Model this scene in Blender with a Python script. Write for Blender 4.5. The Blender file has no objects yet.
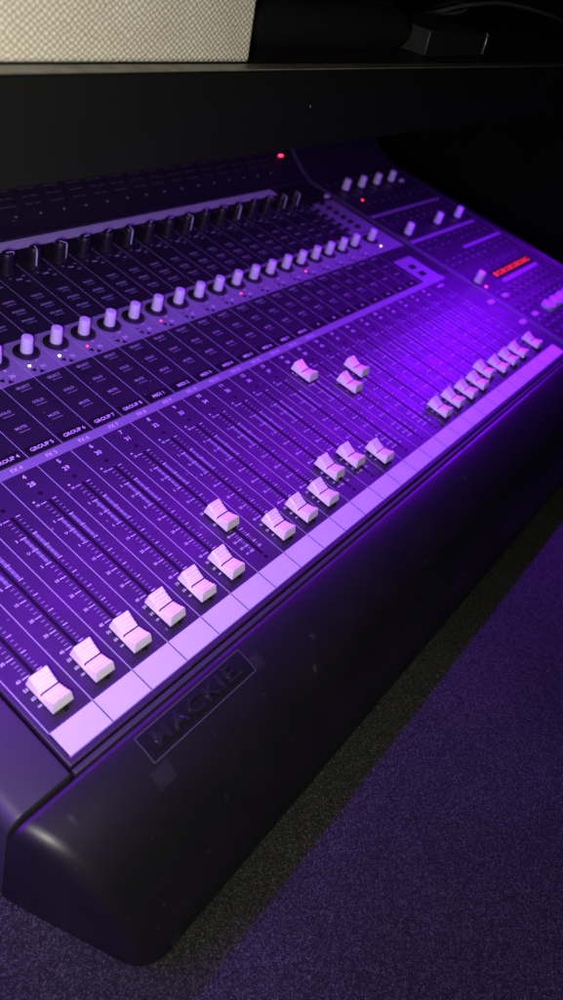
import bpy, bmesh, math, random
from mathutils import Matrix, Vector
random.seed(7)
S = 0.001                       # everything below is written in millimetres
PHI = math.radians(8)           # the console's surface slopes up towards the back
SC = bpy.context.scene
COL = SC.collection

# ------------------------------------------------------------------ camera
cam = bpy.data.cameras.new('camera'); co = bpy.data.objects.new('camera', cam); COL.objects.link(co); SC.camera = co
right = Vector((0.6043131765, -0.774531950508, 0.186831052999))
down = Vector((-0.4163575922, -0.5069191189, -0.7547710675))
fwd = Vector((0.6793025395, 0.378329574, -0.62882016))
m = Matrix((right, -down, -fwd)).transposed().to_4x4()
CAM = Vector((-120.393, -145.81, 327.515))
m.translation = CAM * S
co.matrix_world = m
cam.sensor_fit = 'VERTICAL'; cam.sensor_height = 36; cam.sensor_width = 36; cam.lens = 715.7 / 1000 * 36
cam.clip_start = 0.01; cam.clip_end = 50
cam.dof.use_dof = True; cam.dof.focus_distance = 0.46; cam.dof.aperture_fstop = 7.6

# ------------------------------------------------------------------ world, exposure, lamps
w = bpy.data.worlds.new('World'); SC.world = w; w.use_nodes = True
w.node_tree.nodes['Background'].inputs[0].default_value = (0.25, 0.2, 0.5, 1)
w.node_tree.nodes['Background'].inputs[1].default_value = 0.002
SC.view_settings.view_transform = 'Standard'; SC.view_settings.look = 'None'
SC.view_settings.exposure = 0.35; SC.view_settings.gamma = 1
SC.render.engine = 'CYCLES'

def lamp(name, typ, loc, target, energy, color, size=0.02, size_y=None, spread=None):
    l = bpy.data.lights.new(name, typ); o = bpy.data.objects.new(name, l); COL.objects.link(o)
    l.energy = energy; l.color = color
    if typ == 'AREA':
        l.shape = 'RECTANGLE' if size_y else 'DISK'; l.size = size
        if size_y: l.size_y = size_y
        if spread: l.spread = spread
    else:
        l.shadow_soft_size = size
    o.location = Vector(loc) * S
    d = (Vector(target) - Vector(loc)).normalized()
    o.rotation_euler = d.to_track_quat('-Z', 'Y').to_euler()
    return o
# violet LED tape fixed under the front edge of the shelf, brighter towards its right end
lamp('violet_light', 'AREA', (200, 127, 214), (200, 70, 0), 4.7, (0.265, 0.004, 1.0), 1.85, 0.006)
lamp('violet_light', 'AREA', (810, 125, 213), (800, -60, 0), 1.75, (0.16, 0.0, 1.0), 0.16, 0.012)
lamp('violet_light', 'AREA', (-260, 127, 214), (-230, -40, -60), 0.75, (0.205, 0.004, 1.0), 0.25, 0.008)  # added short lamp, only lifts the violet at the table's near-left corner
# the weak warm white light beside the phone
lamp('white_light', 'AREA', (-180, -155, 312), (110, 160, 190), 1.45, (1.0, 0.96, 0.86), 0.045)

# ------------------------------------------------------------------ materials
def mat(name, color, rough=0.5, metal=0.0, spec=0.5, emit=None, es=0.0, noise=None, bump=None, specks=None, coat=0, scuffs=False):
    M = bpy.data.materials.new(name); M.use_nodes = True
    nt = M.node_tree; N = nt.nodes; L = nt.links
    b = N['Principled BSDF']
    b.inputs['Base Color'].default_value = (*color, 1); b.inputs['Roughness'].default_value = rough
    b.inputs['Metallic'].default_value = metal; b.inputs['Specular IOR Level'].default_value = spec
    b.inputs['Coat Weight'].default_value = coat
    if emit: b.inputs['Emission Color'].default_value = (*emit, 1); b.inputs['Emission Strength'].default_value = es
    tc = N.new('ShaderNodeTexCoord')
    last = None
    if noise:                                   # (scale, amount) : subtle wear in colour and gloss
        n = N.new('ShaderNodeTexNoise'); n.inputs['Scale'].default_value = noise[0]; n.inputs['Detail'].default_value = 6
        L.new(tc.outputs['Object'], n.inputs['Vector'])
        r = N.new('ShaderNodeMapRange'); r.inputs[1].default_value = .3; r.inputs[2].default_value = .7
        r.inputs[3].default_value = 1 - noise[1]; r.inputs[4].default_value = 1 + noise[1]
        L.new(n.outputs['Fac'], r.inputs[0])
        v = N.new('ShaderNodeVectorMath'); v.operation = 'SCALE'; v.inputs[0].default_value = color
        L.new(r.outputs[0], v.inputs['Scale']); last = v.outputs[0]
        r2 = N.new('ShaderNodeMapRange'); r2.inputs[1].default_value = .3; r2.inputs[2].default_value = .7
        r2.inputs[3].default_value = rough * 1.15; r2.inputs[4].default_value = rough * .85
        L.new(n.outputs['Fac'], r2.inputs[0]); L.new(r2.outputs[0], b.inputs['Roughness'])
    if specks:                                  # (scale, threshold, colour): dust and small scuffs
        n = N.new('ShaderNodeTexVoronoi'); n.inputs['Scale'].default_value = specks[0]; n.feature = 'F1'
        n2 = N.new('ShaderNodeTexNoise'); n2.inputs['Scale'].default_value = specks[0] * 1.4; n2.inputs['Detail'].default_value = 3
        mp = N.new('ShaderNodeVectorMath'); mp.operation = 'ADD'
        L.new(tc.outputs['Object'], mp.inputs[0])
        sc = N.new('ShaderNodeVectorMath'); sc.operation = 'SCALE'; sc.inputs['Scale'].default_value = 0.004
        L.new(n2.outputs['Color'], sc.inputs[0]); L.new(sc.outputs[0], mp.inputs[1]); L.new(mp.outputs[0], n.inputs['Vector'])
        sep = N.new('ShaderNodeSeparateColor'); L.new(n.outputs['Color'], sep.inputs[0])
        g = N.new('ShaderNodeMath'); g.operation = 'MULTIPLY'; L.new(sep.outputs[0], g.inputs[0]); g.inputs[1].default_value = specks[1]
        lt = N.new('ShaderNodeMath'); lt.operation = 'LESS_THAN'; L.new(n.outputs['Distance'], lt.inputs[0])
        pw = N.new('ShaderNodeMath'); pw.operation = 'POWER'; L.new(sep.outputs[0], pw.inputs[0]); pw.inputs[1].default_value = 7
        g2 = N.new('ShaderNodeMath'); g2.operation = 'MULTIPLY'; L.new(pw.outputs[0], g2.inputs[0]); g2.inputs[1].default_value = specks[1]
        L.new(g2.outputs[0], lt.inputs[1])
        mx = N.new('ShaderNodeMix'); mx.data_type = 'RGBA'; L.new(lt.outputs[0], mx.inputs['Factor'])
        if last: L.new(last, mx.inputs['A'])
        else: mx.inputs['A'].default_value = (*color, 1)
        mx.inputs['B'].default_value = (*specks[2], 1); last = mx.outputs['Result']
    if scuffs:                                  # short pale scratches and handling smears
        for rot, sc_, th in ((.5, (420, 26, 200), .735), (-1.1, (300, 34, 200), .745), (2.2, (60, 42, 50), .72)):
            mp = N.new('ShaderNodeMapping'); mp.inputs['Rotation'].default_value = (0, 0, rot); mp.inputs['Scale'].default_value = sc_
            L.new(tc.outputs['Object'], mp.inputs['Vector'])
            n = N.new('ShaderNodeTexNoise'); n.inputs['Scale'].default_value = 1; n.inputs['Detail'].default_value = 3
            L.new(mp.outputs[0], n.inputs['Vector'])
            rr = N.new('ShaderNodeMapRange'); rr.inputs[1].default_value = th - .03; rr.inputs[2].default_value = th + .04; rr.inputs[4].default_value = .34
            L.new(n.outputs['Fac'], rr.inputs[0])
            mx = N.new('ShaderNodeMix'); mx.data_type = 'RGBA'; L.new(rr.outputs[0], mx.inputs['Factor'])
            L.new(last, mx.inputs['A']); mx.inputs['B'].default_value = (.085, .085, .09, 1); last = mx.outputs['Result']
    if last: L.new(last, b.inputs['Base Color'])
    if bump:                                    # (scale, distance in metres, strength)
        n = N.new('ShaderNodeTexNoise'); n.inputs['Scale'].default_value = bump[0]; n.inputs['Detail'].default_value = 4
        L.new(tc.outputs['Object'], n.inputs['Vector'])
        bn = N.new('ShaderNodeBump'); bn.inputs['Distance'].default_value = bump[1]; bn.inputs['Strength'].default_value = bump[2]
        L.new(n.outputs['Fac'], bn.inputs['Height']); L.new(bn.outputs[0], b.inputs['Normal'])
    return M

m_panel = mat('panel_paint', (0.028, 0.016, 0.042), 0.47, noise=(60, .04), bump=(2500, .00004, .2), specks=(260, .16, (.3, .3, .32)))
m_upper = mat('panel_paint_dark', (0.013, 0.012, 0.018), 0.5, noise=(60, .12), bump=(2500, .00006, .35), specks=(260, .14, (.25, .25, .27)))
m_mast = mat('master_panel_paint', (0.012, 0.010, 0.018), 0.55, noise=(60, .12), bump=(2500, .00006, .35), specks=(260, .14, (.25, .25, .27)))
m_body = mat('body_plastic', (0.010, 0.0095, 0.0112), 0.40, noise=(28, .30), scuffs=True, bump=(1400, .00010, .5), specks=(170, .085, (.07, .07, .075)))
m_cheek = mat('cheek_plastic', (0.034, 0.032, 0.038), 0.48, noise=(35, .12), bump=(1400, .00010, .5), specks=(160, .12, (.2, .2, .21)))
m_black = mat('black_void', (0.004, 0.004, 0.005), 0.8, spec=.2)
m_slot = mat('slot_black', (0.003, 0.003, 0.004), 0.6, spec=.25)
m_white = mat('printed_white', (0.75, 0.75, 0.78), 0.5)
m_line = mat('printed_line', (0.42, 0.42, 0.46), 0.5)
m_bars = mat('printed_grey_bars', (0.17, 0.16, 0.22), 0.5)
m_tape = mat('scribble_strip', (0.60, 0.59, 0.66), 0.5, noise=(40, .04), specks=(220, .12, (.2, .2, .2)))
m_band = mat('grey_band', (0.20, 0.19, 0.24), 0.5, noise=(60, .06))
m_band2 = mat('pale_band', (0.55, 0.54, 0.62), 0.5, noise=(60, .05))
m_cap = mat('fader_cap_plastic', (0.93, 0.89, 0.87), 0.38, noise=(300, .05), bump=(1500, .00006, .4))
m_knob = mat('encoder_cap_plastic', (0.70, 0.68, 0.72), 0.42, noise=(300, .05))
m_dark = mat('dark_knob_rubber', (0.010, 0.010, 0.012), 0.45)
m_button = mat('dark_button', (0.024, 0.022, 0.030), 0.4)
m_pale = mat('pale_button', (0.40, 0.38, 0.44), 0.45)
m_led_w = mat('led_lit_white', (.8, .8, .7), .3, emit=(1, .93, .72), es=6)
m_led_r = mat('led_lit_red', (.5, .03, .05), .3, emit=(1, .03, .10), es=4.0)
m_led_o = mat('led_lit_orange', (.5, .3, .1), .3, emit=(1, .55, .25), es=6)
m_led_off = mat('led_dark', (.05, .03, .03), .25)
m_disp = mat('display_window', (0.006, 0.004, 0.006), 0.15)
m_seg = mat('display_digits', (.08, .01, .01), .4, emit=(1, .02, .015), es=1.3)
m_shelf = mat('shelf_laminate', (0.0065, 0.0065, 0.0063), 0.45, noise=(25, .25), bump=(500, .0001, .3), specks=(70, .07, (.12, .12, .11)))
m_shelf_lip = mat('worn_lip_highlight', (0.17, 0.165, 0.145), 0.38, noise=(90, .3))  # pale from wear and from the lip's highlight put into the colour
m_bag = mat('dark_bag', (0.009, 0.009, 0.010), 0.42, bump=(120, .001, .5))
m_box = mat('charcoal_box', (0.014, 0.014, 0.015), 0.5, noise=(40, .2))
m_metal = mat('bare_metal_edge', (0.5, 0.5, 0.5), 0.3, metal=1)
m_cable = mat('cable_rubber', (0.13, 0.13, 0.13), 0.5)
m_wall = mat('dark_wall', (0.03, 0.03, 0.03), 0.9, noise=(3, .2))
m_resid = mat('tape_residue', (0.020, 0.019, 0.023), 0.36, noise=(200, .2))
m_edge = mat('clear_badge_edge', (0.07, 0.065, 0.08), 0.3)
m_faint = mat('faint_print', (0.07, 0.07, 0.085), 0.5)

def carpet_material():
    M = bpy.data.materials.new('speckled_tabletop_carpet'); M.use_nodes = True
    N = M.node_tree.nodes; L = M.node_tree.links; b = N['Principled BSDF']
    tc = N.new('ShaderNodeTexCoord')
    n = N.new('ShaderNodeTexNoise'); n.inputs['Scale'].default_value = 700; n.inputs['Detail'].default_value = 3
    vc = N.new('ShaderNodeTexVoronoi'); vc.inputs['Scale'].default_value = 1750; L.new(tc.outputs['Object'], vc.inputs['Vector'])
    sc_ = N.new('ShaderNodeSeparateColor'); L.new(vc.outputs['Color'], sc_.inputs[0])
    n2 = N.new('ShaderNodeTexNoise'); n2.inputs['Scale'].default_value = 9; n2.inputs['Detail'].default_value = 4
    for q in (n, n2): L.new(tc.outputs['Object'], q.inputs['Vector'])
    r = N.new('ShaderNodeValToRGB'); r.color_ramp.elements[0].position = .30; r.color_ramp.elements[0].color = (.009, .009, .009, 1)
    r.color_ramp.elements[1].position = 1.0; r.color_ramp.elements[1].color = (.085, .085, .083, 1)
    e_ = r.color_ramp.elements.new(.75); e_.color = (.026, .026, .025, 1)
    L.new(sc_.outputs[0], r.inputs[0])
    mr = N.new('ShaderNodeMapRange'); mr.inputs[1].default_value = .3; mr.inputs[2].default_value = .7; mr.inputs[3].default_value = .8; mr.inputs[4].default_value = 1.2
    L.new(n2.outputs['Fac'], mr.inputs[0])
    v = N.new('ShaderNodeVectorMath'); v.operation = 'SCALE'; L.new(r.outputs[0], v.inputs[0]); L.new(mr.outputs[0], v.inputs['Scale'])
    L.new(v.outputs[0], b.inputs['Base Color']); b.inputs['Roughness'].default_value = .9; b.inputs['Specular IOR Level'].default_value = .25
    bn = N.new('ShaderNodeBump'); bn.inputs['Distance'].default_value = .0008; bn.inputs['Strength'].default_value = .7
    L.new(n.outputs['Fac'], bn.inputs['Height']); L.new(bn.outputs[0], b.inputs['Normal'])
    return M
m_carpet = carpet_material()

def cloth_material():
    """woven grille cloth: staggered cream bumps with dirty gaps"""
    M = bpy.data.materials.new('woven_cream_cloth'); M.use_nodes = True
    N = M.node_tree.nodes; L = M.node_tree.links; b = N['Principled BSDF']
    tc = N.new('ShaderNodeTexCoord'); sp = N.new('ShaderNodeSeparateXYZ')
    wn = N.new('ShaderNodeTexNoise'); wn.inputs['Scale'].default_value = 170; wn.inputs['Detail'].default_value = 2
    L.new(tc.outputs['Object'], wn.inputs['Vector'])
    ws = N.new('ShaderNodeVectorMath'); ws.operation = 'SCALE'; ws.inputs['Scale'].default_value = .0030; L.new(wn.outputs['Color'], ws.inputs[0])
    wa = N.new('ShaderNodeVectorMath'); wa.operation = 'ADD'; L.new(tc.outputs['Object'], wa.inputs[0]); L.new(ws.outputs[0], wa.inputs[1])
    L.new(wa.outputs[0], sp.inputs[0])
    def mth(op, a, c=None):
        q = N.new('ShaderNodeMath'); q.operation = op
        for i, x in enumerate((a, c)):
            if x is None: continue
            if isinstance(x, (int, float)): q.inputs[i].default_value = x
            else: L.new(x, q.inputs[i])
        return q.outputs[0]
    P1, P2 = 0.0037, 0.0027
    a = mth('MULTIPLY', sp.outputs[0], math.pi / P1); c = mth('MULTIPLY', sp.outputs[2], math.pi / P2)
    s1 = mth('SINE', mth('ADD', a, c)); s2 = mth('SINE', mth('SUBTRACT', a, c))
    h = mth('MULTIPLY', mth('ABSOLUTE', s1), mth('ABSOLUTE', s2))
    h = mth('POWER', h, .55)
    n = N.new('ShaderNodeTexNoise'); n.inputs['Scale'].default_value = 45; n.inputs['Detail'].default_value = 5
    L.new(tc.outputs['Object'], n.inputs['Vector'])
    hv = mth('MULTIPLY', h, mth('ADD', mth('MULTIPLY', n.outputs['Fac'], .7), .62))
    r = N.new('ShaderNodeValToRGB'); r.color_ramp.elements[0].position = .12; r.color_ramp.elements[0].color = (.46, .39, .26, 1)
    r.color_ramp.elements[1].position = .85; r.color_ramp.elements[1].color = (.80, .77, .67, 1)
    e = r.color_ramp.elements.new(.45); e.color = (.60, .55, .44, 1)
    L.new(hv, r.inputs[0]); L.new(r.outputs[0], b.inputs['Base Color'])
    b.inputs['Roughness'].default_value = .75
    bn = N.new('ShaderNodeBump'); bn.inputs['Distance'].default_value = .0009; bn.inputs['Strength'].default_value = .55
    L.new(h, bn.inputs['Height']); L.new(bn.outputs[0], b.inputs['Normal'])
    return M
m_cloth = cloth_material()

# ------------------------------------------------------------------ helpers
class MB:
    def __init__(s): s.v = []; s.f = []
    def quad(s, a, b, c, d):
        n = len(s.v); s.v += [a, b, c, d]; s.f.append((n, n + 1, n + 2, n + 3))
    def rect(s, x0, x1, y0, y1, z): s.quad((x0, y0, z), (x1, y0, z), (x1, y1, z), (x0, y1, z))
    def poly(s, pts):
        n = len(s.v); s.v += list(pts); s.f.append(tuple(range(n, n + len(pts))))
    def box(s, x0, x1, y0, y1, z0, z1, bottom=True):
        n = len(s.v)
        s.v += [(x0, y0, z0), (x1, y0, z0), (x1, y1, z0), (x0, y1, z0), (x0, y0, z1), (x1, y0, z1), (x1, y1, z1), (x0, y1, z1)]
        F = [(4, 5, 6, 7), (0, 1, 5, 4), (1, 2, 6, 5), (2, 3, 7, 6), (3, 0, 4, 7)]
        if bottom: F.append((3, 2, 1, 0))
        s.f += [tuple(n + i for i in q) for q in F]
    def lathe(s, cx, cy, prof, seg=24, flute=0, caps=True):
        n = len(s.v)
        for (r, z) in prof:
            for k in range(seg):
                a = 2 * math.pi * k / seg; rr = r * (1 - (flute if k % 2 else 0))
                s.v.append((cx + rr * math.cos(a), cy + rr * math.sin(a), z))
        for i in range(len(prof) - 1):
            for k in range(seg):
                k2 = (k + 1) % seg
                s.f.append((n + i * seg + k, n + i * seg + k2, n + (i + 1) * seg + k2, n + (i + 1) * seg + k))
        if caps:
            s.f.append(tuple(n + (len(prof) - 1) * seg + k for k in range(seg)))
    def grid(s, rows):
        n = len(s.v); w_ = len(rows[0])
        for r in rows: s.v += list(r)
        for i in range(len(rows) - 1):
            for j in range(w_ - 1):
                s.f.append((n + i * w_ + j, n + i * w_ + j + 1, n + (i + 1) * w_ + j + 1, n + (i + 1) * w_ + j))
    def extrude(s, prof, x0, x1, axis='x'):
        """closed profile swept along an axis; prof points are the other two coordinates"""
        n = len(s.v); k = len(prof)
        for x in (x0, x1):
            for (a, b) in prof: s.v.append((x, a, b) if axis == 'x' else (a, x, b))
        for i in range(k):
            j = (i + 1) % k; s.f.append((n + i, n + j, n + k + j, n + k + i))
        s.f.append(tuple(n + i for i in range(k))[::-1]); s.f.append(tuple(n + k + i for i in range(k)))
    def add_mesh(s, verts, faces, x, y, z, sc=1.0):
        n = len(s.v); s.v += [(x + a * sc, y + b * sc, z) for a, b in verts]
        s.f += [tuple(n + i for i in f) for f in faces]
    def build(s, name, material, parent=None, loc=(0, 0, 0), smooth=False, bevel=None, autosmooth=None, recalc=True, seg=2):
        me = bpy.data.meshes.new(name)
        me.from_pydata([(a * S, b * S, c * S) for a, b, c in s.v], [], s.f)
        if recalc:
            bm = bmesh.new(); bm.from_mesh(me); bmesh.ops.remove_doubles(bm, verts=bm.verts, dist=1e-6)
            bmesh.ops.recalc_face_normals(bm, faces=bm.faces); bm.to_mesh(me); bm.free()
        me.materials.append(material)
        o = bpy.data.objects.new(name, me); COL.objects.link(o); o.location = Vector(loc) * S
        if parent: o.parent = parent
        if bevel:
            b = o.modifiers.new('bevel', 'BEVEL'); b.width = bevel * S; b.segments = seg; b.limit_method = 'ANGLE'; b.angle_limit = math.radians(35)
        if smooth or autosmooth or bevel:
            me.shade_smooth()
            if not smooth:
                me.set_sharp_from_angle(angle=math.radians(autosmooth or 32))
        return o
def tag(o, label=None, cat=None, group=None, kind=None):
    if label: o['label'] = label
    if cat: o['category'] = cat
    if group: o['group'] = group
    if kind: o['kind'] = kind
    return o
def empty(name, loc=(0, 0, 0), parent=None, rot=(0, 0, 0)):
    o = bpy.data.objects.new(name, None); COL.objects.link(o); o.location = Vector(loc) * S; o.rotation_euler = rot
    o.empty_display_size = .02
    if parent: o.parent = parent
    return o
def copy_part(o, parent, loc):
    c = o.copy(); COL.objects.link(c); c.parent = parent; c.location = Vector(loc) * S
    for ch in list(o.children):
        d = ch.copy(); COL.objects.link(d); d.parent = c
    return c

_cache = {}
def glyphs(text, bold=0.0, extr=0.0, shear=0.0):
    key = (text, bold, shear)
    if key in _cache: return _cache[key]
    cu = bpy.data.curves.new('t', 'FONT'); cu.body = text; cu.size = 1; cu.align_x = 'CENTER'; cu.align_y = 'CENTER'
    cu.resolution_u = 2; cu.offset = bold; cu.shear = shear
    o = bpy.data.objects.new('t', cu); COL.objects.link(o)
    dg = bpy.context.evaluated_depsgraph_get(); me = bpy.data.meshes.new_from_object(o.evaluated_get(dg))
    vs = [(v.co.x, v.co.y) for v in me.vertices]; fs = [tuple(p.vertices) for p in me.polygons]
    bpy.data.objects.remove(o); bpy.data.curves.remove(cu); bpy.data.meshes.remove(me)
    _cache[key] = (vs, fs); return vs, fs
def text(mb, t, x, y, z, size, sx=1.0, bold=0.012):
    vs, fs = glyphs(t, bold)
    mb.add_mesh([(a * sx, b) for a, b in vs], fs, x, y, z, size)

# ------------------------------------------------------------------ setting
TZ = -95.0
t = MB(); t.box(-900, 960, -900, 820, TZ - 30, TZ)
tag(t.build('table', m_carpet, bevel=3), 'table covered in speckled black carpet under the mixing console', 'table')
t = MB(); t.rect(-3000, 4000, -3000, 4000, -760)
tag(t.build('floor', m_wall), kind='structure')
t = MB(); t.quad((-3000, 1500, -760), (4000, 1500, -760), (4000, 1500, 2400), (-3000, 1500, 2400))
t.quad((2600, -3000, -760), (2600, 1500, -760), (2600, 1500, 2400), (2600, -3000, 2400))
tag(t.build('wall', m_wall), kind='structure')

# ------------------------------------------------------------------ the mixing console (panel frame tilted by PHI)
CON = empty('mixing_console', (0, 0, 0), rot=(PHI, 0, 0))
tag(CON, 'black mixing console with rows of white fader caps, lit violet', 'mixing console')
P = 27.0
sP, cP = math.sin(PHI), math.cos(PHI)
def ztable(v): return (TZ + .3 - v * sP) / cP
def pix(x, y, z):
    q = Vector((x, y * cP - z * sP, y * sP + z * cP)) - CAM; d = q.dot(fwd)
    return (281.5 + 715.7 * q.dot(right) / d, 500 + 715.7 * q.dot(down) / d) if d > 1 else (-999, -999)
def seen(x, y, z=0, mrg=120):
    a, b = pix(x, y, z); return -mrg < a < 563 + mrg and -mrg < b < 1000 + mrg
XR = 945.0
# body core (dark, below the surface plates)
t = MB()
prof = [(-7, -4.5), (404, -4.5), (470, 20), (560, 60), (560, ztable(560)), (-7, ztable(-7))]
t.extrude(prof, -4, XR - 2)
t.build('chassis', m_black, CON)
# left and right cheeks
def cheek(x_in, x_out, mt=m_cheek):
    sgn = 1 if x_out > x_in else -1; W = abs(x_out - x_in)
    pr = [(0, -6), (0, 0.2), (.6, .9), (1.6, 1.2), (W * .5, 1.2)]
    R = 9
    for k in range(8):
        a = math.pi / 2 * k / 7; pr.append((W - R + R * math.sin(a), 1.2 - R + R * math.cos(a)))
    rows = []
    for v, dz in [(-7.2, -1.0), (-6.6, -.2), (-5.6, 0), (100, 0), (250, 0), (400, 0), (440, 10), (480, 29), (562, 66)]:
        rows.append([(x_in + sgn * a, v, b + dz) for a, b in pr] + [(x_out, v, ztable(v))])
    t = MB(); t.grid(rows)
    t.poly(rows[0][::-1]); t.poly(rows[-1])
    return t.build('side_cheek', mt, CON, autosmooth=40)
cheek(-5.2, -40); cheek(XR + .5, XR + 14, m_body)

# palm rest: lofted rows, rounded left end
PR = [(-8.6, -3.5), (-8.9, -1.2), (-10, -.15), (-12, 0), (-16, -.15), (-22, -.7), (-30, -2.8), (-38, -6.2), (-46, -11), (-54, -17.4), (-61, -24.4), (-67, -31.6),
      (-73, -39.4), (-78, -46.6), (-82.5, -54), (-86.5, -61.5), (-89.5, -69), (-91, -75), (-91.3, -79), (-90.6, ztable(-90) + 1)]
XL = [(-8, -40.5), (-12, -39.5), (-25, -36), (-38, -32), (-50, -28.2), (-63, -24.2), (-75, -21), (-82, -18.2), (-86.5, -14.5), (-89.5, -10), (-91, -5), (-91.4, -2)]
def xl(v):
    for (a, xa), (b, xb) in zip(XL, XL[1:]):
        if v <= a and v >= b: return xa + (xb - xa) * (a - v) / (a - b)
    return XL[0][1] if v > XL[0][0] else XL[-1][1]
def xl_nose(v, z):                                   # keep the rounded corner moving round under the nose
    return xl(v)
rows = []
Rf = 10
for i, (v, z) in enumerate(PR):
    x0 = xl(v); row = [(x0 + .6 * max(0, -60 - v) / 30, v, ztable(v) + .5)]
    low = ztable(v) + .5
    R = min(Rf, max(1.5, (z - low) * .55))
    for k in range(8):
        a = math.pi / 2 * k / 7
        row.append((x0 + Rf - Rf * math.cos(a), v + (0 if v > -86 else 0), max(low + .2 * k * (1 if z > low else 0) * 0, z - R + R * math.sin(a))))
    for x in (15, 60, 150, 300, 600, XR - 10):
        row.append((x, v, z))
    row += [(XR + 6, v, z - 2), (XR + 12, v, z - 9), (XR + 13, v, low)]
    rows.append(row)
t = MB(); t.grid(rows)
palm = t.build('palm_rest', m_body, CON, smooth=True)

# surface plates
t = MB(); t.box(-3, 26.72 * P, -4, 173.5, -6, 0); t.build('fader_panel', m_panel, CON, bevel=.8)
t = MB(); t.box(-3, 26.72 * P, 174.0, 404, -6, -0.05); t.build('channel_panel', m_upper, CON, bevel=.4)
t = MB(); t.box(27.05 * P, XR - .5, -4, 404, -6, 0.4); t.build('master_panel', m_mast, CON, bevel=.8)
t = MB(); t.box(26.74 * P, 27.03 * P, -4, 404, -6, .9); t.build('seam_trim', m_faint, CON, bevel=.6)
t = MB(); t.box(XR - 6, XR - .6, -3.5, 403, .4, 2.2); t.build('edge_trim', m_line, CON, bevel=.6) if False else None

t = MB(); t.box(-3, XR, -8.1, -4.9, -6, -1.3); t.build('front_trim', m_cheek, CON, bevel=.7)
# rear meter bridge rising behind the surface
BR = [(404.5, -5), (404.5, .2), (415, 3.2), (426, 9), (455, 28), (520, 70), (560, 82), (560, -6)]
t = MB(); t.extrude(BR, -3, XR - 1); mb_ = t.build('meter_bridge', m_upper, CON, bevel=1)
t = MB(); t.grid([[(26.74 * P, v, z + .8), (27.03 * P, v, z + .8)] for v, z in BR[1:7]]); t.build('seam_trim', m_faint, mb_)
def bridge(v):
    for (a, za), (b, zb) in zip(BR[1:], BR[2:]):
        if a <= v <= b and b > a: return za + (zb - za) * (v - a) / (b - a)
    return 0
# meter ladders printed on the bridge
t = MB()
for n in range(6, 25):
    x = (n + .5) * P
    for r in range(9):
        v = 432 + r * 6.2; z = bridge(v) + .25; z2 = bridge(v + .8) + .25
        for a, b in ((-10.5, -3), (-1.5, 6)):
            t.quad((x + a, v, z), (x + b, v, z), (x + b, v + .8, z2), (x + a, v + .8, z2))
t.build('meter_scale', m_faint, mb_, (0, 0, 0))
def small_lens(r=1.6, h=1.0):
    q = MB(); q.lathe(0, 0, [(r, 0), (r, h * .4), (r * .75, h * .85), (r * .3, h)], 12); return q
first = None
for n in range(6, 25):
    if first is None: first = small_lens(1.5, 1).build('meter_lamp', m_bars, mb_, ((n + .5) * P, 424, bridge(424)), smooth=True)
    else: copy_part(first, mb_, ((n + .5) * P, 424, bridge(424)))
q = MB(); q.box(-3.5, 3.5, -1.5, 1.5, 0, 1.5)
q.build('clip_lamp', m_led_r, mb_, (697, 440.5, bridge(440.5)), bevel=.4)

# ---------------------------------------------------------------- printed surface
NS = 25
tape = MB(); tape.rect(0, 26.10 * P, .2, 15.6, .12); tape.build('scribble_strip', m_tape, CON)
dk = MB()
for q_ in ((-3, 25.9 * P, 165.4, 173.3, .12), (24.3 * P, 25.8 * P, 173.4, 219, .10), (24.25 * P, 26.45 * P, 282, 356, .10), (-3, 26.45 * P, 239, 280.5, .10)):
    band = MB(); band.rect(*q_); band.build('grey_band', m_band, CON)
pb = MB(); pb.rect(-3, 23.6 * P, 389, 402.5, .1); pb.build('label_band', m_band2, CON)
ln = MB(); wh = MB(); bars = MB(); sl = MB()
for n in range(0, 26):
    x = n * P
    ln.rect(x - .28, x + .28, 15.6, 165.3, .2)
    dk.rect(x - .3, x + .3, .2, 15.5, .24)
    if n < 25: ln.rect(x - .22, x + .22, 173.4, 238.8, .2); ln.rect(x - .25, x + .25, 239, 280.6, .22); ln.rect(x - .2, x + .2, 280.8, 388, .2)
ln.rect(-.3, 26.1 * P, -.35, .0, .2)
SCALE = [(137, '10'), (121, '5'), (110, 'U'), (98, '5'), (85, '10'), (72, '20'), (60, '30'), (47, '40'), (41, '50'), (35, '60'), (30, '\u221e')]
names = {k: 'GROUP %d' % k for k in range(1, 9)}
for k in range(9, 17): names[k] = 'MIDI %d' % (k - 8)
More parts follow.
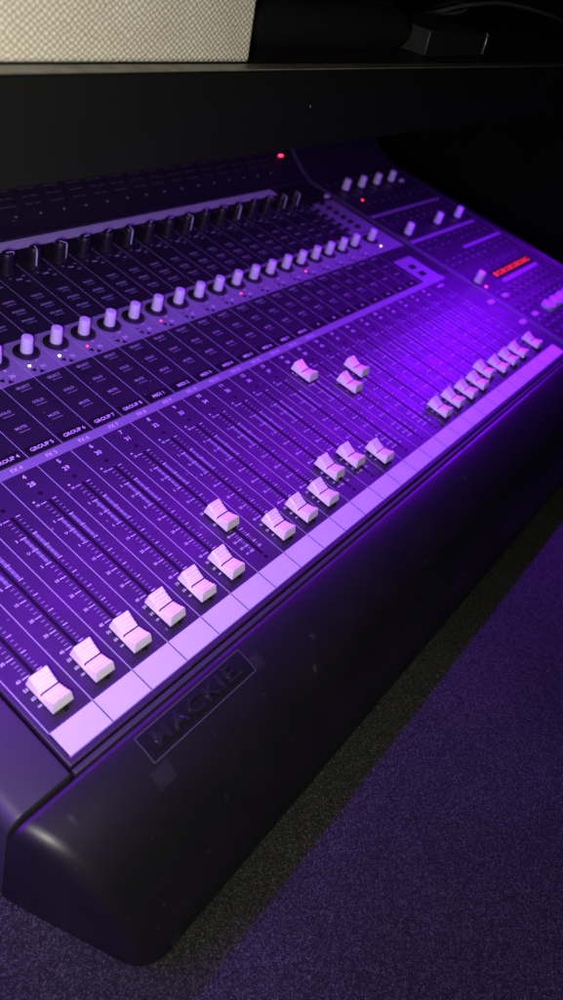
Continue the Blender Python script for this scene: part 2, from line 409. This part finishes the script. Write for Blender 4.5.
for n in range(NS):
    ctr = n + .54 if n < 24 else 24.9
    x = ctr * P
    sl.rect(x - 1.05, x + 1.05, 24, 138, .16)
    q = [(x + 1.5 * math.cos(a * math.pi / 6), 21 + 1.5 * math.sin(a * math.pi / 6), .16) for a in range(12)]; sl.poly(q)
    q = [(x - .6 + 1.5 * math.cos(a * math.pi / 6), 145 + 1.5 * math.sin(a * math.pi / 6), .16) for a in range(12)]; sl.poly(q)
    # ticks
    vv = [137 - 3.25 * i for i in range(int((137 - 60) / 3.25) + 1)] + [57.5 - 2.6 * i for i in range(5)] + [44.6 - 1.7 * i for i in range(10)]
    for v in vv:
        ln.rect(x - 5.2, x - 2.6, v - .18, v + .18, .2); ln.rect(x + 2.5, x + 4.6, v - .18, v + .18, .2)
    for v, s_ in SCALE:
        wh.rect(x - 6.4, x - 2.3, v - .25, v + .25, .21); wh.rect(x + 2.3, x + 5.4, v - .25, v + .25, .21)
        text(wh, s_, x - 8.6, v + .1, .21, 2.7)
    wh.rect(x - 9.6, x - 8.2, 140, 141.2, .21)
    for a, b in ((110.8, 120.5), (98.8, 109.2)):
        bars.rect(x - 5.0, x - 2.8, a, b, .18); bars.rect(x + 2.4, x + 4.7, a, b, .18)
    # channel numbers
    if n < 24:
        text(wh, str(n + 1), x - .5, 161, .21, 5.0); text(wh, str(n + 25), x - .5, 153.6, .21, 5.0)
    else:
        text(wh, 'MASTER', x, 158, .21, 4.2)
    if n < 24:
        if n + 1 in names:
            text(wh, 'FX %d' % (n + 1), x, 169.2, .21, 4.4)
        # dark label window with the group name
        dk.rect(n * P + 2.0, (n + 1) * P - 2.0, 174.6, 182.8, .1)
        if n + 1 in names: text(wh, names[n + 1], x - .3, 178.6, .22, 4.4)
        else: text(wh, str(n + 1), x - .3, 178.6, .22, 4.0)
        # encoder band numbers and little dark triangles
        text(wh, str(n + 1), x - .8, 254.4, .21, 4.2); text(wh, str(n + 25), x - .3, 246.6, .21, 4.8)
        for (tx, ty, sg) in ((n + .2, 245.5, -1), (n + .36, 242.6, 1)):
            cx, cy = tx * P, ty
            dk.poly([(cx - 2.4, cy + 1.7 * sg * -1, .2), (cx + 2.4, cy + 1.7 * sg * -1, .2), (cx, cy + 2.4 * sg, .2)][::(1 if sg > 0 else -1)])
        # small print around the trim pots
        text(wh, 'TRIM', x + .4, 348.5, .2, 2.6); text(ln, '-20', x - 6, 352, .2, 2.4); text(ln, '+40', x + 7, 352, .2, 2.4)
        text(ln, 'MIC', x + 6.5, 344, .2, 2.6)
for k in range(2):                                   # dark cells printed in the two grey blocks at the right
    for r in range(6):
        cx, cy = (24.45 + .95 * k) * P, 294 + 11.6 * r
        dk.poly([(cx + 5.6 * math.cos(a * math.pi / 8), cy + 3.6 * math.sin(a * math.pi / 8), .2) for a in range(16)]) if r < 5 or True else None
for cy in (186, 201):
    dk.rect(24.72 * P, 25.2 * P, cy - 4, cy + 4, .2)
ln.build('printed_lines', m_line, CON); wh.build('printed_lettering', m_white, CON, recalc=False)
bars.build('printed_bars', m_bars, CON); dk.build('dark_print', m_black, CON); sl.build('fader_slots', m_slot, CON)

# ---------------------------------------------------------------- fader caps
def cap_mesh():
    t = MB()
    secs = []
    L = 11.6
    ys = [-L, -9.6] + [-8.6 + i * .43 for i in range(41)] + [L - 1.1, L]
    rows = []
    def top(y):
        h = 5.5 + 3.1 * (abs(y) / 9.0) ** 1.7
        for c in (2.7, 4.9, 7.1):
            d = abs(abs(y) - c)
            if d < .45: h += .42
        return min(h, 8.9)
    for y in [-8.9, -8.6] + [-8.2 + i * .2 for i in range(83)] + [8.6, 9.2, 10.0]:
        h = top(y); hw = 4.95 + .2 * (abs(y) / 9)
        rows.append([(-6.3, y * 1.14 - .4 if y < 0 else y * 1.10, 1.6), (-hw - .35, y, h - .55), (-hw + .15, y, h), (0, y, h + .05), (hw - .15, y, h), (hw + .35, y, h - .55), (6.3, y * 1.14 - .4 if y < 0 else y * 1.10, 1.6)])
    t.grid(rows)
    t.poly(rows[0][::-1]); t.poly(rows[-1])
    return t
def groove_mesh():
    t = MB(); rows = []
    for y in (-.45, 0, .45):
        h = 5.5 + .12; hw = 4.97
        rows.append([(-5.75, y, 3.0), (-hw - .42, y, h - .5), (-hw + .1, y, h + .02), (hw - .1, y, h + .02), (hw + .42, y, h - .5), (5.75, y, 3.0)])
    t.grid(rows); return t
VF = {0: 32, 1: 31.5, 2: 31.5, 3: 31.5, 4: 31.5, 5: 31.5, 6: 60.5, 7: 31.5, 8: 31.5, 9: 31.5, 10: 45, 11: 43, 12: 31.5, 13: 133.5, 14: 101, 15: 111.8,
      16: 31.7, 17: 31.7, 18: 31.0, 19: 31.5, 20: 37, 21: 32.5, 22: 32.5, 23: 33, 24: 31.8}
capo = None
for n in range(25):
    x = (n + .505 if n < 24 else 24.98) * P
    loc = (x, VF[n] + .5, 0)
    if capo is None:
        capo = cap_mesh().build('fader_cap', m_cap, CON, loc, autosmooth=28)
        groove_mesh().build('pointer_line', m_black, capo, recalc=True)
        s_ = MB(); s_.box(-1.2, 1.2, -4, 4, .1, 4.2); s_.build('stem', m_slot, capo)
    else: copy_part(capo, CON, loc).rotation_euler = (0, 0, random.uniform(-.035, .035))

# ---------------------------------------------------------------- encoders, LEDs, trim pots, buttons
enc = None
for n in range(4, 25):
    x = (n + .50) * P if n < 24 else 24.93 * P
    if enc is None:
        q = MB(); q.lathe(0, 0, [(10, 0.1), (10, .9), (9.3, 1.5), (5.2, 1.6)], 40); enc = q.build('encoder', m_dark, CON, (x, 265.5, 0), autosmooth=40)
        q = MB(); q.lathe(0, 0, [(4.7, 1.5), (4.55, 8), (4.35, 13.2), (4.0, 14.0), (3.2, 14.15)], 40, flute=.035); q.build('encoder_cap', m_knob, enc, autosmooth=50)
    else: copy_part(enc, CON, (x, 265.5, 0))
LIT = {6: m_led_w, 7: m_led_w, 8: m_led_r, 11: m_led_r, 15: m_led_r, 19: m_led_r, 24: m_led_o}
for n in range(4, 25):
    if n == 24: loc = (25.0 * P, 250, .1)
    else: loc = ((n + .2) * P, 251, .1)
    small_lens(.95 if n in LIT else .8, .7).build('status_led', LIT.get(n, m_led_off), CON, loc, smooth=True)
pot = None
for n in range(6, 24):
    x = (n + .48) * P
    if pot is None:
        q = MB(); q.lathe(0, 0, [(7.2, .1), (7.0, 2.4), (5.6, 3.4), (5.2, 14), (4.9, 17.2), (4.2, 18), (1, 18.1)], 28, flute=.03); pot = q.build('trim_knob', m_dark, CON, (x, 362, 0), autosmooth=45)
        q = MB(); q.box(-.42, .42, -5.75, -5.0, 3.2, 17.4); q.box(-.42, .42, -5.0, 1.5, 17.9, 18.25); q.build('pointer', m_white, pot)
        c = pot
    else: c = copy_part(pot, CON, (x, 362, 0))
    c.rotation_euler = (0, 0, {9: -.35, 10: .75, 13: -.2, 16: .3, 19: -.4, 22: .1, 23: 0.0}.get(n, 1.7 + .5 * math.sin(n * 2.3)))

def button_mesh(wx=10, wy=5, h=.9):
    t = MB(); t.box(-wx / 2, wx / 2, -wy / 2, wy / 2, 0, h, bottom=False); return t
spots = []
for n in range(4, 24):
    for v, nm in ((233, 'SELECT'), (216, 'SOLO'), (199, 'MUTE'), (323.5, 'WRITE'), (310.5, 'ASSIGN'), (298, 'REC/RDY')):
        x = (n + .5) * P
        if seen(x, v): spots.append((x, v - 1.4, nm, pix(x, v, 0)))
spots.sort(key=lambda q: (Vector((q[0], q[1] * cP, q[1] * sP)) - CAM).length)
btx = MB()
bfirst = None; rest = MB()
for i, (x, v, nm, _) in enumerate(spots):
    text(btx, nm, x, v + 2.0, .22, 3.5 if len(nm) < 7 else 3.0)
    if i < 100:
        if bfirst is None: bfirst = button_mesh(9.5, 2.6, .7).build('channel_button', m_button, CON, (x, v - 1.2, .0), bevel=.25)
        else: copy_part(bfirst, CON, (x, v - 1.2, .0))
        btx.rect(x - 4.4, x + 4.4, v - 2.35, v - 2.05, .72 )
    else: rest.box(x - 4.75, x + 4.75, v - 2.5, v + .1, 0, .7, bottom=False)
if rest.v: tag(rest.build('channel_button', m_button, CON), kind='stuff')
btx.build('button_lettering', m_line, CON, recalc=False)
# assign buttons in the two printed blocks
ab = None
for k in range(2):
    for r in range(6):
        loc = ((24.45 + .95 * k) * P, 294 + 11.6 * r, .1)
        if ab is None:
            q = MB(); q.lathe(0, 0, [(3.6, 0), (3.6, 1.4), (3.0, 2.0)], 20); ab = q.build('assign_button', m_dark, CON, loc, autosmooth=40)
        else: copy_part(ab, CON, loc)
q = MB(); q.lathe(0, 0, [(5, 0), (5, 2), (4.2, 3)], 24); o = q.build('oval_button', m_pale, CON, (26.35 * P, 364, .3), autosmooth=40); o.scale = (1, .7, 1)

# ---------------------------------------------------------------- master section
ms = MB(); mdk = MB(); mln = MB()
Z = .55
for x0, x1, v0, v1 in ((27.1, 34.2, 300, 306), (27.1, 34.1, 235, 241), (30.1, 34.5, 196, 201.5), (29.1, 33.5, 120, 126)):
    ms = MB(); ms.rect(x0 * P, x1 * P, v0, v1, Z); ms.build('label_band', m_band, CON)
for x0, x1, v in ((27.2, 34.6, 162), (27.2, 34.6, 90), (27.2, 34.6, 340)):
    mln.rect(x0 * P, x1 * P, v, v + .6, Z)
mln.rect(34.55 * P, 34.72 * P, 2, 400, Z)
mb1 = None
random.seed(3)
mb_rest = []
for v in (385, 350, 326, 288, 276, 224, 212, 184, 174, 152, 108, 98, 80, 70, 46, 34, 20):
    for k in range(10):
        x = (27.6 + k * .7) * P
        if v in (385, 350) and k > 7: continue
        if v == 152 and k < 2: continue
        mb_rest.append((x, v))
mtx = MB()
for i, (x, v) in enumerate(mb_rest[:]):
    if i % 11 != 5:
        mtx.rect(x - 3.2, x + 3.2 - random.random() * 2, v + 4.2, v + 5.0, Z)
    if mb1 is None:
        mb1 = button_mesh(7.5, 4.4, 1.2).build('function_button', m_button, CON, (x, v, .4), bevel=.4)
    elif i < 100: copy_part(mb1, CON, (x, v, .4))
r = MB()
for x, v in mb_rest[100:]: r.box(x - 3.75, x + 3.75, v - 2.2, v + 2.2, .4, 1.6, bottom=False)
tag(r.build('function_button', m_button, CON), kind='stuff')
mtx.build('printed_marks', m_line, CON); mln.build('printed_lines', m_faint, CON)
kn = None
for u, v in ((28.27, 370), (29.71, 369), (31.16, 368), (32.62, 367), (27.75, 255), (30.95, 257), (33.2, 256), (27.33, 139)):
    loc = (u * P, v, .4)
    if kn is None:
        q = MB(); q.lathe(0, 0, [(9, 0), (9, .8), (8, 1.2), (5, 1.2)], 32); kn = q.build('rotary_control', m_dark, CON, loc, autosmooth=40)
        q = MB(); q.lathe(0, 0, [(5.3, 1.2), (5.0, 8), (4.8, 13.5), (4.3, 14.6), (3.4, 14.8)], 32, flute=.035); q.build('control_cap', m_knob, kn, autosmooth=50)
    else: copy_part(kn, CON, loc)
small_lens(1.6, 1).build('status_led', m_led_r, CON, (27.45 * P, 127, .5), smooth=True)
small_lens(1.3, 1).build('status_led', m_led_r, CON, (28.3 * P, 340, .5), smooth=True)
q = MB(); q.lathe(0, 0, [(5, 0), (5, 2), (4.2, 3)], 24); o = q.build('oval_button', m_pale, CON, (33.5 * P, 361, .4), autosmooth=40); o.scale = (1.2, .7, 1)
kb = None
for u in (29.3, 30.2, 31.1, 32.0):
    loc = (u * P, 58, .4)
    if kb is None:
        q = MB(); q.lathe(0, 0, [(9.2, 0), (9.0, 4.2), (8.2, 5.6), (6, 6)], 28); kb = q.build('transport_button', m_pale, CON, loc, autosmooth=40)
    else: copy_part(kb, CON, loc)
kb = None
for u, v in ((27.8, 103), (26.35, 105), (27.85, 60), (26.4, 60)):
    loc = (u * P, v, .45 if u > 27 else .1)
    if kb is None: kb = button_mesh(13, 6.5, 1.0).build('bank_button', m_pale, CON, loc, bevel=.4)
    else: copy_part(kb, CON, loc)
q = MB(); q.box(29.0 * P, 33.5 * P, 129.5, 144, .4, 1.0); disp = q.build('display_window', m_disp, CON, bevel=.3)
# seven segment digits
sg = MB()
def digit(x, y, on, wd=7.6, ht=7.5):
    a = 1.4; z = 1.1
    segs = {'a': (x + a * .7, x + wd - a * .7, y + ht - a, y + ht), 'g': (x + a * .7, x + wd - a * .7, y + ht / 2 - a / 2, y + ht / 2 + a / 2), 'd': (x + a * .7, x + wd - a * .7, y, y + a),
            'f': (x, x + a, y + ht / 2 + .4, y + ht - .4), 'b': (x + wd - a, x + wd, y + ht / 2 + .4, y + ht - .4),
            'e': (x, x + a, y + .4, y + ht / 2 - .4), 'c': (x + wd - a, x + wd, y + .4, y + ht / 2 - .4)}
    for k in on: sg.rect(*segs[k], z)
D = {'0': 'abcdef', '1': 'bc', '2': 'abged', '8': 'abcdefg'}
for i in range(10):
    digit(29.15 * P + i * 11.7, 133, D['0'] if i % 2 else D['8'])
sg.build('display_digits', m_seg, disp)

# ---------------------------------------------------------------- maker's badge on the palm rest (raised letters in a thin frame)
def palm_z(v):
    for (a, za), (b, zb) in zip(PR[3:], PR[4:]):
        if b <= v <= a: return za + (zb - za) * (a - v) / (a - b)
    return 0
def raised_text(s_, x, y, size, sx, h, name, material, parent):
    cu = bpy.data.curves.new('t', 'FONT'); cu.body = s_; cu.size = size * S; cu.align_x = 'CENTER'; cu.align_y = 'CENTER'
    cu.extrude = h / 2 * S; cu.bevel_depth = .12 * S; cu.offset = .012 * size * S; cu.resolution_u = 3; cu.space_character = 1.24
    o = bpy.data.objects.new('t', cu); COL.objects.link(o)
    me = bpy.data.meshes.new_from_object(o.evaluated_get(bpy.context.evaluated_depsgraph_get()))
    bpy.data.objects.remove(o); bpy.data.curves.remove(cu)
    for v_ in me.vertices:
        v_.co.x = v_.co.x * sx + x * S
        yy = v_.co.y / S + y; v_.co.z += palm_z(yy) * S + h * .3 * S; v_.co.y = yy * S
    me.materials.clear(); me.materials.append(material); me.name = name
    o = bpy.data.objects.new(name, me); COL.objects.link(o); o.parent = parent
    return o
badge = MB()
x0, x1, v0, v1 = 28.5, 108.5, -29.5, -14.0
def strip_line(mb, xa, va, xb, vb, wd=.3, h=.35):
    n = max(1, int(abs(vb - va) / 2)); pts = [(xa + (xb - xa) * i / n, va + (vb - va) * i / n) for i in range(n + 1)]
    for (a, b), (c, d) in zip(pts, pts[1:]):
        if abs(xb - xa) > abs(vb - va): mb.quad((a, b - wd, palm_z(b - wd) + h), (c, d - wd, palm_z(d - wd) + h), (c, d + wd, palm_z(d + wd) + h), (a, b + wd, palm_z(b + wd) + h))
        else: mb.quad((a - wd, b, palm_z(b) + h), (c - wd, d, palm_z(d) + h), (c + wd, d, palm_z(d) + h), (a + wd, b, palm_z(b) + h))
for a in ((x0, v0, x1, v0), (x0, v1, x1, v1), (x0, v0, x0, v1), (x1, v0, x1, v1)): strip_line(badge, *a)
bo = badge.build('badge_frame', m_edge, CON)
bg = MB()
bg.grid([[(x0 + .4, v, palm_z(v) + .12), (x1 - .4, v, palm_z(v) + .12)] for v in (-29.2, -27, -25, -22, -19, -16, -14.3)])
bg.build('badge_plate', mat('badge_plate', (0.010, 0.0095, 0.012), .3), CON)
raised_text('MACKIE.', 68.5, -21.8, 12.5, 1.2, 2.0, 'badge_lettering', mat('badge_letter_gloss', (0.016, 0.015, 0.02), .22), CON)
for xa, xb, va, vb in ((23, 35, -41, -31.5), (109.4, 117, -31, -22)):
    rs = MB()
    rs.grid([[(xa, v, palm_z(v) + .06), (xb, v, palm_z(v) + .06)] for v in (va, (va + vb) / 2 - 2, (va + vb) / 2 + 2, vb)])
    rs.build('tape_residue', m_resid, CON)

# ------------------------------------------------------------------ shelf above and what stands on it
t = MB()
R = 3
prof = [(120, 217), (120, 256)] + [(120 + R - R * math.cos(a * math.pi / 10), 256 + R * math.sin(a * math.pi / 10)) for a in range(1, 6)] + [(700, 259), (700, 217)]
t.extrude(prof, -700, 1500)
shelf = t.build('shelf', m_shelf, bevel=None, autosmooth=35)
tag(shelf, 'thick black shelf board crossing above the mixing console', 'shelf')
t = MB(); t.box(-700, 1500, 120.8, 131, 259.0, 259.5); t.build('worn_highlight_edge', m_shelf_lip, shelf)  # worn lip strip with the edge highlight painted in
t = MB(); t.lathe(0, 0, [(1.1, 0), (.9, .5)], 8)
o = t.build('screw_dot', m_metal, shelf, (276, 119.8, 240)); o.rotation_euler = (math.pi / 2, 0, 0)

AX = 229
AMP = empty('amplifier', (AX - 230, 133, 259.4))
tag(AMP, 'amplifier with cream woven grille cloth standing on the shelf', 'amplifier')
t = MB(); t.box(-230, 230 - 3, 4, 200, 0, 300); t.build('cabinet', m_bag, AMP, bevel=4)
t = MB()
t.box(-228, 230, 0, 9, .2, 296); t.build('grille_cloth', m_cloth, AMP, bevel=2.0, seg=3)

def roll(name, material, x0, x1, y, z, r, label, cat):
    t = MB(); seg = 28; n = 26; rows = []
    for i in range(n + 1):
        u = i / n; x = x0 + (x1 - x0) * u
        e = min(u, 1 - u) * (x1 - x0) / 9
        rr = r * math.sqrt(max(0.0, 1 - (1 - min(1, e)) ** 2)) if e < 1 else r
        rr = max(rr, .3)
        rows.append([(x, y + rr * 1.15 * math.cos(2 * math.pi * k / seg), z + rr * math.sin(2 * math.pi * k / seg) * (1 + .03 * math.sin(x * .07))) for k in range(seg + 1)])
    t.grid(rows); o = t.build(name, material, smooth=True)
    return tag(o, label, cat)
roll('cable_bag', m_bag, 248, 446, 170, 273.2, 13.6, 'long black soft bag lying on the shelf right of the amplifier', 'bag')
BX = empty('flat_box', (0, 0, 0)); tag(BX, 'low charcoal box with a bright metal end beside the black bag', 'box')
t = MB(); t.extrude([(150, 259.6), (150, 276.5), (205, 279.5), (205, 259.6)], 462, 566); t.build('case', m_box, BX, bevel=1)
t = MB(); t.extrude([(149.4, 261), (149.4, 276.6), (151, 277.6), (153, 277), (153, 261)], 566.2, 568.2); t.build('metal_end', m_metal, BX, bevel=.3)
def tube(pts, r, name, material, label, cat, ribs=0):
    t = MB(); seg = 10; rows = []
    P_ = []
    for i in range(len(pts) - 1):
        a = Vector(pts[max(0, i - 1)]); b = Vector(pts[i]); c = Vector(pts[i + 1]); d = Vector(pts[min(len(pts) - 1, i + 2)])
        for k in range(12):
            u = k / 12
            P_.append(.5 * ((2 * b) + (c - a) * u + (2 * a - 5 * b + 4 * c - d) * u * u + (3 * b - a - 3 * c + d) * u ** 3))
    P_.append(Vector(pts[-1]))
    for i, p in enumerate(P_):
        tn = (P_[min(i + 1, len(P_) - 1)] - P_[max(0, i - 1)]).normalized(); s1 = tn.cross(Vector((0, 0, 1))).normalized(); s2 = tn.cross(s1)
        rr = r * (1 + (ribs if i % 2 else 0))
        rows.append([tuple(p + rr * (math.cos(2 * math.pi * k / seg) * s1 + math.sin(2 * math.pi * k / seg) * s2)) for k in range(seg + 1)])
    t.grid(rows); return tag(t.build(name, material, smooth=True), label, cat)
tube([(300, 300, 262), (400, 260, 266), (500, 250, 274), (580, 255, 273), (640, 300, 262)], 4, 'ribbed_hose', m_cable, 'ribbed dark hose lying behind the black bag on the shelf', 'hose', .25)
tube([(600, 330, 262), (640, 262, 270), (726, 250, 284), (850, 255, 289), (1021, 252, 280), (1150, 300, 262)], 1.8, 'cable', m_cable, 'thin black cable arching above the charcoal box on the shelf', 'cable')
tube([(590, 350, 262), (650, 275, 267), (740, 260, 277), (800, 300, 280), (900, 380, 263)], 1.6, 'cable', m_cable, 'thin black cable curving low behind the charcoal box on the shelf', 'cable')
